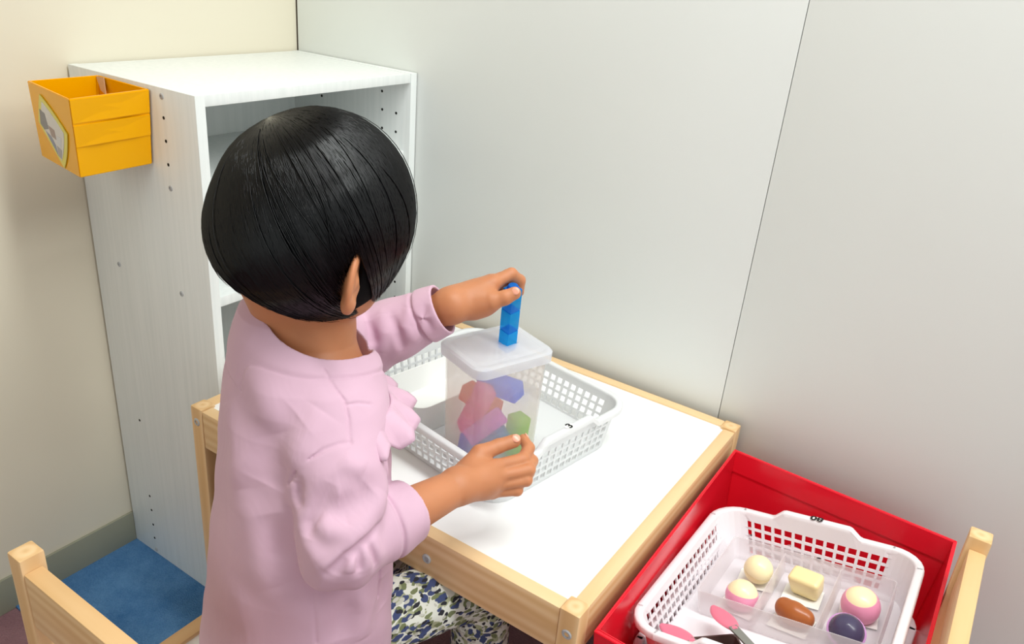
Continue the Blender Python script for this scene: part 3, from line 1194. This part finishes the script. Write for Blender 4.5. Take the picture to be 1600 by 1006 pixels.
# right hand: loosely curled beside the container, thumb on top
A3 = lambda *q: at(*q).astype(np.float32)
rk = [A3(774, 728, .868), A3(780, 743, .866), A3(778, 757, .868), A3(769, 769, .871)]
for m in rk:
    body.cap(wrR, m, .0165, .0078, .008)
body.ell(A3(745, 746, .866), (.024, .018, .018), None, .010)
RF = [[rk[0], A3(817, 717, .886), A3(826, 700, .902), A3(818, 686, .911)], [rk[1], A3(826, 734, .880), A3(831, 720, .899), A3(820, 712, .912)],
      [rk[2], A3(822, 750, .879), A3(826, 738, .896), A3(812, 733, .908)], [rk[3], A3(808, 766, .880), A3(811, 757, .894), A3(798, 751, .903)]]
for fp, r in zip(RF, (.0070, .0071, .0067, .0060)):
    body.chain(fp, (r * 1.02, r, r * .95, r * .84), .0025)
RTh = [A3(726, 742, .862), A3(750, 709, .874), A3(779, 697, .883), A3(803, 689, .889)]
body.chain(RTh, (.0140, .0100, .0080, .0076), .008)
# left hand: pinching the blue stick from above, thumb towards the room
lk = [A3(770, 443, .964), A3(767, 441, .977), A3(762, 445, .990), A3(756, 452, 1.000)]
for m in lk:
    body.cap(wrL, m, .0165, .0095, .012)
body.ell(A3(748, 470, .966), (.024, .020, .018), None, .012)
LF = [[lk[0], A3(799, 428, .976), A3(812, 438, .990), A3(811, 456, .996)], [lk[1], A3(794, 430, .992), A3(806, 442, 1.003), A3(804, 459, 1.006)],
      [lk[2], A3(784, 438, 1.008), A3(795, 452, 1.017), A3(792, 468, 1.018)], [lk[3], A3(773, 450, 1.016), A3(782, 463, 1.024), A3(778, 476, 1.022)]]
for fp, r in zip(LF, (.0074, .0074, .0070, .0060)):
    body.chain(fp, (r * 1.10, r, r * .94, r * .84), .004)
LTh = [A3(740, 478, .958), A3(768, 471, .951), A3(789, 465, .950), A3(804, 458, .951)]
body.chain(LTh, (.0150, .0108, .0088, .0078), .012)
V, Q = surface(body, (.45, -.78, -.005), (.93, -.24, .95), .0018)
person = obj('person', np_mesh('body', V, Q), 'skin')
tag(person, 'child in a pink long-sleeved top holding a blue stick over the container', 'person')

for s in (-1, 1):
    e = obj('eye', lathe(dome(.0105, -.0105, .0105, 12), 20), 'eye', person)
    e.matrix_world = frame_matrix(hd(s * .028, .0635, -.027), hr, hu, hf)
    ir = obj('iris', lathe([(.0001, .0100), (.0052, .0092), (.0052, .0096), (.003, .0106), (.0001, .0110)], 18), 'iris', e)
lp = Field()
lp.ell((0, 0, .0022), (.0125, .0035, .0022), None, .002).ell((0, 0, -.0022), (.0105, .004, .0024), None, .001)
V, Q = surface(lp, (-.02, -.012, -.012), (.02, .012, .012), .0008)
o = obj('lips', np_mesh('lips', V, Q), 'lip', person)
o.matrix_world = frame_matrix(hd(0, .0845, -.066), hr, hf, hu)


def nail(pts, r, out):
    tip, prev = np.array(pts[-1], float), np.array(pts[-2], float)
    x = tip - prev
    x /= np.linalg.norm(x)
    z = np.array(out, float)
    z = z - x * (z @ x)
    z /= np.linalg.norm(z)
    y = np.cross(z, x)
    F = Field()
    F.ell((0, 0, 0), (r * .62, r * .62, r * .16))
    v_, q_ = surface(F, (-.01,) * 3, (.01,) * 3, .0006)
    n = obj('fingernail', np_mesh('nail', v_, q_), 'nail', person)
    n.matrix_world = frame_matrix(tip + x * r * .18 + z * r * .90, x, y, z)


tocam = CAM_C - np.array(wrR)
nail(RTh, .0080, np.array(tocam) + np.array((.1, .1, .5)))
nail(LTh, .0078, np.array(tocam) + np.array((0, 0, .1)))
nail(RF[0], .0061, (.6, .2, .3))

# ------------------------------------------------------------------ pink top
ZK = np.array([.26, .30, .36, .42, .48, .54, .60, .64, .665, .685, .700, .715, .73, .75])
CX = np.array([.668, .668, .670, .672, .674, .672, .666, .660, .656, .653, .647, .641, .635, .633])
CY = np.array([-.634, -.633, -.631, -.627, -.622, -.614, -.606, -.599, -.594, -.592, -.592, -.592, -.592, -.592])
HWX = np.array([.112, .112, .109, .106, .103, .101, .100, .099, .095, .086, .075, .062, .048, .020])
HWY = np.array([.100, .099, .095, .091, .088, .084, .080, .077, .074, .069, .064, .057, .047, .020])
ROT = np.radians(np.array([-14, -14, -15, -17, -19, -22, -24, -25, -25, -25, -25, -25, -25, -25.]))


def torso(p):
    z = p[:, 2]
    cx, cy = np.interp(z, ZK, CX), np.interp(z, ZK, CY)
    a, b, r = np.interp(z, ZK, HWX), np.interp(z, ZK, HWY), np.interp(z, ZK, ROT)
    x, y = p[:, 0] - cx, p[:, 1] - cy
    u, v = x * np.cos(r) + y * np.sin(r), -x * np.sin(r) + y * np.cos(r)
    e = 2.3
    rr = (np.abs(u / a) ** e + np.abs(v / b) ** e) ** (1 / e)
    d = (rr - 1) * np.minimum(a, b) * .95
    top = (z - .75)
    return np.maximum(d, top).astype(np.float32)


shirt = Field(.035)
shirt.fun(torso, (.53, -.76, .27), (.81, -.48, .755), .02)
A3 = lambda *q: at(*q).astype(np.float32)
arm_r = [(A3(517, 664, .766), .045), (A3(531, 744, .743), .0415), (elR + f32(.001, -.001, .002), .0370), (elR * .62 + wrR * .38, .0335)]
cuR = elR * .44 + wrR * .56
arm_l = [(shL + f32(.01, 0, .0), .045), (shL * .5 + elL * .5, .045), (elL, .043), (elL * .6 + wrL * .4, .036)]
cuL = elL * .10 + wrL * .90

def seg_d(p, a, b, ra, rb):
    ab = b - a
    t = np.clip(((p - a) @ ab) / float(ab @ ab), 0, 1)
    return np.linalg.norm(p - (a + t[:, None] * ab), axis=1) - (ra + (rb - ra) * t)


for ch, cu, zt in ((arm_r, cuR, (.600, .650)), (arm_l, cuL, (.610, .650))):
    ch = ch + [(cu, .0300)]

    def sleeve(p, ch=ch):
        d = seg_d(p, ch[0][0], ch[1][0], ch[0][1], ch[1][1])
        for i in range(1, 4):
            d = smin(d, seg_d(p, ch[i][0], ch[i + 1][0], ch[i][1], ch[i + 1][1]), .012)
        return d.astype(np.float32)
    pts_ = np.array([c[0] for c in ch])
    # sewn into the body at the shoulder, only lying against it further down
    shirt.fun(sleeve, pts_.min(0) - .05, pts_.max(0) + .05, lambda p, zt=zt: np.interp(p[:, 2], zt, (.0025, .024)).astype(np.float32))


def cuff_cut(el, cu, wr, r_in, r_lip):
    d = (wr - el) / np.linalg.norm(wr - el)

    def plane(p):
        return ((p - cu) @ d).astype(np.float32)
    return d, plane


base_ops = list(shirt.ops)


def hit(px, py, fld, d0=.55, d1=1.15):
    ray = CAM_R.T @ np.array([(px - 800) / CAM_F, (py - 503) / CAM_F, 1.0])
    t = d0
    for _ in range(120):
        v_ = float(fld((CAM_C + ray * t)[None].astype(np.float32))[0])
        if v_ < .0004:
            break
        t += max(.0005, min(v_ * .6, .02))
        if t > d1:
            return None
    return (CAM_C + ray * t).astype(np.float32)


def crease(points, amp, w, fld=shirt, lift=0.0):
    P = [hit(x, y, fld) for x, y in points]
    P = [q for q in P if q is not None]
    if len(P) < 2:
        return None
    return np.array(P, np.float32), amp * (1.0 if w < .003 else 1.35), w


def add_crease(c):
    if c is None:
        return
    P, amp, w = c

    def fn(p):
        best = np.full(len(p), 9., np.float32)
        par = np.zeros(len(p), np.float32)
        n = len(P) - 1
        for i in range(n):
            ab = P[i + 1] - P[i]
            t = np.clip(((p - P[i]) @ ab) / (float(ab @ ab) + 1e-12), 0, 1)
            dd = np.linalg.norm(p - (P[i] + t[:, None] * ab), axis=1)
            m = dd < best
            best = np.where(m, dd, best)
            par = np.where(m, (i + t) / n, par)
        env = np.sqrt(np.clip(np.sin(np.pi * np.clip(par, .02, .98)), 0, 1)) if amp > -.0023 and w > .003 or amp < -.0023 else 1.0
        return (amp * env * np.exp(-(best / w) ** 2)).astype(np.float32)
    shirt.ops.append(('d', P.min(0) - .005, P.max(0) + .005, fn, 0))


CR = [
    # near sleeve
    ([(492, 814), (515, 828), (545, 834), (566, 820), (585, 797), (600, 767)], .0068, .0105),
    ([(500, 786), (530, 798), (560, 783), (580, 760)], -.0055, .013),
    ([(593, 806), (580, 828), (562, 848), (541, 870), (512, 897)], -.0065, .0050),
    ([(600, 772), (588, 812), (560, 838), (530, 864), (498, 890)], .0035, .0075),
    ([(566, 848), (572, 868), (576, 890)], .0030, .0060), ([(551, 862), (547, 880), (546, 897)], .0028, .0060), ([(559, 856), (561, 876), (561, 894)], -.0034, .0042),
    ([(580, 838), (588, 856), (594, 876)], .0026, .0060), ([(573, 846), (581, 866), (585, 884)], -.0030, .0042), ([(538, 872), (528, 890), (522, 900)], -.0024, .0045),
    ([(518, 755), (500, 790), (487, 815), (481, 842)], -.0040, .0065),
    ([(470, 790), (472, 820), (482, 850), (500, 880)], .0030, .0090),
    ([(468, 752), (466, 772), (470, 792)], -.0040, .0050),
    ([(458, 750), (455, 772), (460, 795)], .0030, .0070),
    ([(535, 712), (550, 726), (572, 736)], .0022, .0100), ([(525, 738), (548, 752), (575, 752)], -.0018, .0100),
    # armhole and yoke seams
    ([(547, 691), (528, 694), (505, 703), (482, 718), (463, 737), (452, 756)], -.0022, .0018),
    ([(507, 578), (522, 605), (538, 626), (544, 652), (547, 690)], -.0018, .0016),
    ([(542, 633), (560, 630), (580, 632)], -.0015, .0016),
    ([(490, 930), (492, 965), (494, 1003)], -.0012, .0020),
    # soft folds of the back
    ([(470, 650), (430, 690), (410, 760)], -.0045, .020), ([(505, 640), (470, 690), (452, 740)], .0040, .016),
    ([(420, 800), (440, 860), (470, 890), (500, 915)], -.0040, .016), ([(380, 760), (400, 850), (430, 920)], .0030, .022),
    ([(560, 905), (570, 950), (565, 1000)], .0040, .014), ([(530, 910), (535, 960), (530, 1003)], -.0040, .014), ([(600, 900), (600, 950)], -.0030, .010),
    ([(390, 560), (420, 620), (430, 680)], .0025, .018), ([(360, 620), (372, 720), (365, 800)], .0025, .018),
    # far sleeve
    ([(596, 490), (600, 520), (596, 552)], .0040, .0060), ([(612, 492), (622, 520), (630, 548)], -.0035, .0055), ([(640, 480), (634, 510), (650, 535)], .0035, .0065),
    ([(575, 500), (583, 530), (578, 555)], -.0035, .0060), ([(660, 475), (662, 500), (668, 520)], -.0025, .0060), ([(676, 470), (678, 495), (684, 515)], .0020, .0060),
]
CR = [crease(*c) for c in CR]
for c in CR:
    add_crease(c)
# gentle unevenness of loose jersey
shirt.fun(lambda p: (.0012 * np.sin(p[:, 0] * 61 + 2 * np.sin(p[:, 2] * 37)) * np.sin(p[:, 1] * 53 + p[:, 2] * 41 + 1)).astype(np.float32), (.4, -.8, .25), (.9, -.3, .75), 0, 'd')
# turned-up cuffs: a slightly wider band with a groove before it, cut off square and hollow
for el, cu, wr, r1, bw in ((elR, cuR, wrR, .0328, .032), (elL, cuL, wrL, .0308, .024)):
    d = ((wr - el) / np.linalg.norm(wr - el)).astype(np.float32)

    def band(p, d=d, cu=cu, r1=r1, bw=bw):
        s = (p - cu) @ d
        q = np.linalg.norm(p - cu - s[:, None] * d, axis=1)
        rr = r1 + .0012 * np.sin(np.arctan2(p[:, 2] - cu[2], p[:, 0] - cu[0]) * 3) + np.clip(-s, 0, 1) * .08
        return np.maximum(q - rr, np.maximum(s, -s - bw)).astype(np.float32)
    shirt.fun(band, cu - .07, cu + .07, .0022)

    def seam(p, d=d, cu=cu, bw=bw):
        s = (p - cu) @ d
        return (-.0024 * np.exp(-((s + bw + .0015) / .0024) ** 2)).astype(np.float32)
    shirt.fun(seam, cu - .06, cu + .06, 0, 'd')

    def beyond(p, d=d, cu=cu):
        s = (p - cu) @ d
        q = np.linalg.norm(p - cu - s[:, None] * d, axis=1)
        return np.maximum(-(s - .0005), q - .07).astype(np.float32)
    shirt.fun(beyond, cu - .08, cu + .1, .0015, 's')

    def bore(p, d=d, cu=cu, r1=r1):
        s = (p - cu) @ d
        q = np.linalg.norm(p - cu - s[:, None] * d, axis=1)
        return np.maximum(q - (r1 - .0032), np.abs(s) - .014).astype(np.float32)
    shirt.fun(bore, cu - .06, cu + .06, .0015, 's')
# neck opening with a flat ribbed collar band
NO = f32(.6520, -.5810, .6990)                        # centre of the opening
nax = f32(.17, .26, .95)
nax = nax / np.linalg.norm(nax)
nu = f32(math.cos(math.radians(-25)), math.sin(math.radians(-25)), 0)
nu = nu - nax * float(nu @ nax)
nu /= np.linalg.norm(nu)
nv = np.cross(nax, nu)
NRU, NRV = .0650, .0600


def nrad(p):
    q = p - NO
    u, v = q @ nu, q @ nv
    return (np.sqrt((u / NRU) ** 2 + (v / NRV) ** 2) - 1) * .0585, q @ nax


def collar(p):
    r, s = nrad(p)
    b = .0016 / (1 + np.exp(np.clip(-(r + .002) / .0010, -40, 40))) / (1 + np.exp(np.clip((r - .0145) / .0007, -40, 40)))
    g = -.0014 * np.exp(-((r - .0152) / .0010) ** 2)
    return np.where(s > -.045, b + g, 0).astype(np.float32)


def neck_cut(p):
    r, s = nrad(p)
    return np.maximum(r, -s - .034).astype(np.float32)


shirt.fun(collar, NO - .1, NO + .1, 0, 'd')
shirt.fun(neck_cut, NO - .09, NO + .09, .003, 's')


def hem(p):
    z0 = .292 + .006 * np.sin(p[:, 0] * 45) + .004 * np.sin(p[:, 1] * 60)
    return (z0 - p[:, 2]).astype(np.float32)


shirt.fun(lambda p: -hem(p), (.4, -.9, .15), (.9, -.3, .33), .004, 's')
V, Q = surface(shirt, (.46, -.78, .27), (.86, -.36, .745), .0015)
top = obj('pink_top', np_mesh('top', V, Q), 'shirt', person)
top['label'] = 'pale pink long-sleeved jersey top with a ruffle across the chest'

# ruffle strip sewn along the yoke across the chest
yr = math.radians(-24)
fx, fy = np.array((math.cos(yr), math.sin(yr))), np.array((-math.sin(yr), math.cos(yr)))
cols = []
NU = 150
tri = lambda x: 2 * abs(2 * (x - math.floor(x + .5))) - 1
for i in range(NU + 1):
    s = i / NU
    ang = math.radians(7 + 176 * s)
    cz = .655 - .012 * math.sin(math.pi * s)
    cx, cy = np.interp(cz, ZK, CX), np.interp(cz, ZK, CY)
    a, b = np.interp(cz, ZK, HWX), np.interp(cz, ZK, HWY)
    den = (abs(math.cos(ang)) ** 2.3 / a ** 2.3 + abs(math.sin(ang)) ** 2.3 / b ** 2.3) ** (1 / 2.3)
    rad = 1 / den
    dr = fx * math.cos(ang) + fy * math.sin(ang)
    wv = tri(s * 8.5 + .15) * .7 + tri(s * 5.2 + .4) * .3
    end = min(1, s / .04, (1 - s) / .04)
    col_ = []
    for j in range(8):
        t = j / 7
        out = .001 + (.025 * t + .011 * wv * t) * (.4 + .6 * end)
        dz = .003 - .023 * t - .007 * t * tri(s * 8.5 + .42)
        p = np.array((cx, cy)) + dr * (rad + out)
        col_.append((p[0], p[1], cz + dz))
    cols.append(col_)
v = [p for c in cols for p in c]
f = [(i * 8 + j, (i + 1) * 8 + j, (i + 1) * 8 + j + 1, i * 8 + j + 1) for i in range(NU) for j in range(7)]
rf = obj('ruffle', pymesh('ruffle', v, f, True), 'shirt', top)
so = rf.modifiers.new('thick', 'SOLIDIFY')
so.thickness = .0018

# ------------------------------------------------------------------ trousers and socks
tro = Field()
for hp, kn, an in ((hipR, knR, anR), (hipL, knL, anL)):
    tro.cap(hp, kn, .0460, .0350, .010)
    tro.cap(kn, kn + (an - kn) * .5, .0365, .0385, .008)
    tro.cap(kn + (an - kn) * .5, an + f32(0, 0, .05), .0385, .033, .01)
tro.ell((.668, -.632, .374), (.098, .078, .080), None, .02)
tro.fun(lambda p: (.0018 * np.sin(p[:, 2] * 190 + p[:, 0] * 60 + 2 * np.sin(p[:, 1] * 50)) * np.sin(p[:, 0] * 70 + p[:, 1] * 40)).astype(np.float32), (.5, -.8, .05), (.9, -.3, .5), 0, 'd')
V, Q = surface(tro, (.50, -.76, .04), (.87, -.38, .49), .0022)
obj('trousers', np_mesh('trousers', V, Q), 'floral', person)
for an, to in ((anR, toeR), (anL, toeL)):
    so_ = Field()
    so_.cap(an + f32(0, 0, .045), an - f32(0, .010, .025), .0275, .0265, .01).cap(an - f32(0, .010, .026), to, .0245, .0205, .01)
    V, Q = surface(so_, np.minimum(an, to) - .06, np.maximum(an, to) + .09, .003)
    V[:, 2] = np.maximum(V[:, 2], .0045)
    obj('sock', np_mesh('sock', V, Q), 'sock', person)

# ------------------------------------------------------------------ black bobbed hair
HR = f32(.0912, .0930, .0968)                        # half sizes of the hair mass: right, forward, up
pole = CAM_R.T @ np.array((-.36, -.86, -.36))
pole = HA @ pole / HR
pole /= np.linalg.norm(pole)
tq = np.cross(pole, (0, 1, 0))
tq /= np.linalg.norm(tq)
tv = np.cross(pole, tq)
EARS = [np.array((s * .090, .012, -.037)) for s in (-1, 1)]


def hem_h(x, y):
    """height of the cut edge over the head's middle for a direction round the head (x right, y forward)"""
    az = np.abs(np.degrees(np.arctan2(x, y)))        # 0 = face, 180 = nape
    return np.interp(az, [0, 28, 40, 52, 75, 95, 120, 180], [-.006, -.008, -.030, -.078, -.090, -.092, -.092, -.090])


def fuller(q):
    """below its widest line the bob hangs straighter than a ball would"""
    z = np.clip(q[..., 2:3], -.999, 1)
    s = np.where(z < 0, (1 - np.abs(z) ** 2.6) ** (1 / 2.6) / np.sqrt(1 - z * z), 1.0)
    return np.concatenate([q[..., :2] * s, q[..., 2:3]], -1)


def ear_dist(P, ec):
    dd = P - ec
    return np.sqrt((dd[..., 0] / .03) ** 2 + ((dd[..., 1] + .3 * dd[..., 2]) / .014) ** 2 + (dd[..., 2] / .030) ** 2)


NS = 13000
K = 15
phi = RNG.random(NS) * 2 * np.pi
lay = .982 + .022 * RNG.random(NS) ** .8
al = np.linspace(0.0, 2.9, 240)
a0 = np.abs(RNG.normal(0, .16, NS)) + np.where(RNG.random(NS) < .45, RNG.random(NS) * 1.0, 0)
wob = RNG.normal(0, 1, (NS, 3))
fly = RNG.random(NS) < .005
a0 = np.where(fly, .35 + .9 * RNG.random(NS), a0 + .06)
lay = np.where(fly, 1.004 + .020 * RNG.random(NS), lay)
wob = np.where(fly[:, None], wob * 2.2, wob)
clump = np.sin(phi * 37) * .5 + np.sin(phi * 61 + 1.3) * .5
ends = np.zeros(NS)
for i0 in range(0, NS, 1000):
    ph = phi[i0:i0 + 1000]
    e = np.cos(ph)[:, None] * tq + np.sin(ph)[:, None] * tv
    q = np.cos(al)[None, :, None] * pole + np.sin(al)[None, :, None] * e[:, None, :]
    P = fuller(q) * HR
    below = P[..., 2] < hem_h(P[..., 0], P[..., 1])
    for ec in EARS:
        below |= ear_dist(P, ec) < 1
    below[:, :20] = False
    below[:, -1] = True
    ends[i0:i0 + 1000] = al[np.argmax(below, axis=1)]
ends = ends + RNG.normal(0, .026, NS) + clump * .026
keep = ends > a0 + .25
phi, lay, a0, wob, ends = phi[keep], lay[keep], a0[keep], wob[keep], ends[keep]
NS = len(phi)
t = np.linspace(0, 1, K)
A_l = a0[:, None] + (ends - a0)[:, None] * t
PH = phi[:, None] + .035 * wob[:, :1] * np.sin(t * 3 + wob[:, 1:2])[...] + .02 * wob[:, 2:3] * t ** 2 + .10 * np.exp(-A_l / .35)
e = np.cos(PH)[..., None] * tq + np.sin(PH)[..., None] * tv
q = np.cos(A_l)[..., None] * pole + np.sin(A_l)[..., None] * e
lay_t = lay[:, None] - .020 * np.exp(-(t * 8) ** 2) + .012 * np.exp(-((1 - t) * 5) ** 2) * wob[:, 1:2] * .6
P = fuller(q) * HR * lay_t[..., None]
NS = len(P)
W = HC + P @ HA                                       # head axes are rows
T = np.gradient(W, axis=1)
T /= np.linalg.norm(T, axis=2, keepdims=True) + 1e-9
Nn = (W - HC) / np.linalg.norm(W - HC, axis=2, keepdims=True)
Bn = np.cross(T, Nn)
Bn /= np.linalg.norm(Bn, axis=2, keepdims=True) + 1e-9
Nn = np.cross(Bn, T)
rad = .00062 * (1 - .75 * np.clip((t - .75) / .25, 0, 1) ** 1.5)[None, :, None]
ringv = []
for k in range(3):
    an = 2 * math.pi * k / 3 + math.pi / 2
    ringv.append(W + (Bn * math.cos(an) * 1.3 + Nn * math.sin(an) * .8) * rad)
RV = np.stack(ringv, 2)                               # NS,K,3,3
idx = np.arange(NS * K * 3).reshape(NS, K, 3)
qs = []
for k in range(3):
    k2 = (k + 1) % 3
    qs.append(np.stack([idx[:, :-1, k], idx[:, :-1, k2], idx[:, 1:, k2], idx[:, 1:, k]], -1).reshape(-1, 4))
hair = obj('hair', np_mesh('hair', RV.reshape(-1, 3), np.concatenate(qs)), 'hair', person)
hair['label'] = 'straight black bobbed hair'
hb = Field(.05)


def cap_fn(p):
    q = (p - HC) @ HA.T
    r = HR * .975
    zz = np.clip(q[:, 2] / r[2], -.999, 0)
    s = (1 - np.abs(zz) ** 2.6) ** (1 / 2.6) / np.sqrt(1 - zz * zz)
    q2 = q * np.stack([1 / s, 1 / s, np.ones_like(s)], 1)
    k0 = np.linalg.norm(q2 / r, axis=1)
    k1 = np.linalg.norm(q2 / (r * r), axis=1) + 1e-9
    d = k0 * (k0 - 1) / k1
    hemd = hem_h(q[:, 0], q[:, 1]) + .004 - q[:, 2]
    d = np.maximum(d, hemd * .7)
    for ec in EARS:
        dd = q - ec
        tt = np.clip(-dd[:, 2] / .06, 0, 1)
        col = np.sqrt((dd[:, 0] / .03) ** 2 + ((dd[:, 1] + .004 - .006 * tt) / .009) ** 2) - 1
        d = np.maximum(d, np.where(dd[:, 2] < 0, -col * .012, -9))
        d = np.maximum(d, -(np.sqrt((dd[:, 0] / .02) ** 2 + ((dd[:, 1] + .3 * dd[:, 2]) / .012) ** 2 + (dd[:, 2] / .030) ** 2) - 1) * .012)
    return d.astype(np.float32)


hb.fun(cap_fn, HC - .11, HC + .11)
V, Q = surface(hb, HC - .115, HC + .115, .0025)
obj('under_hair', np_mesh('under_hair', V, Q), plain('black_under_hair', srgb(6, 6, 7), .8, .1), hair)
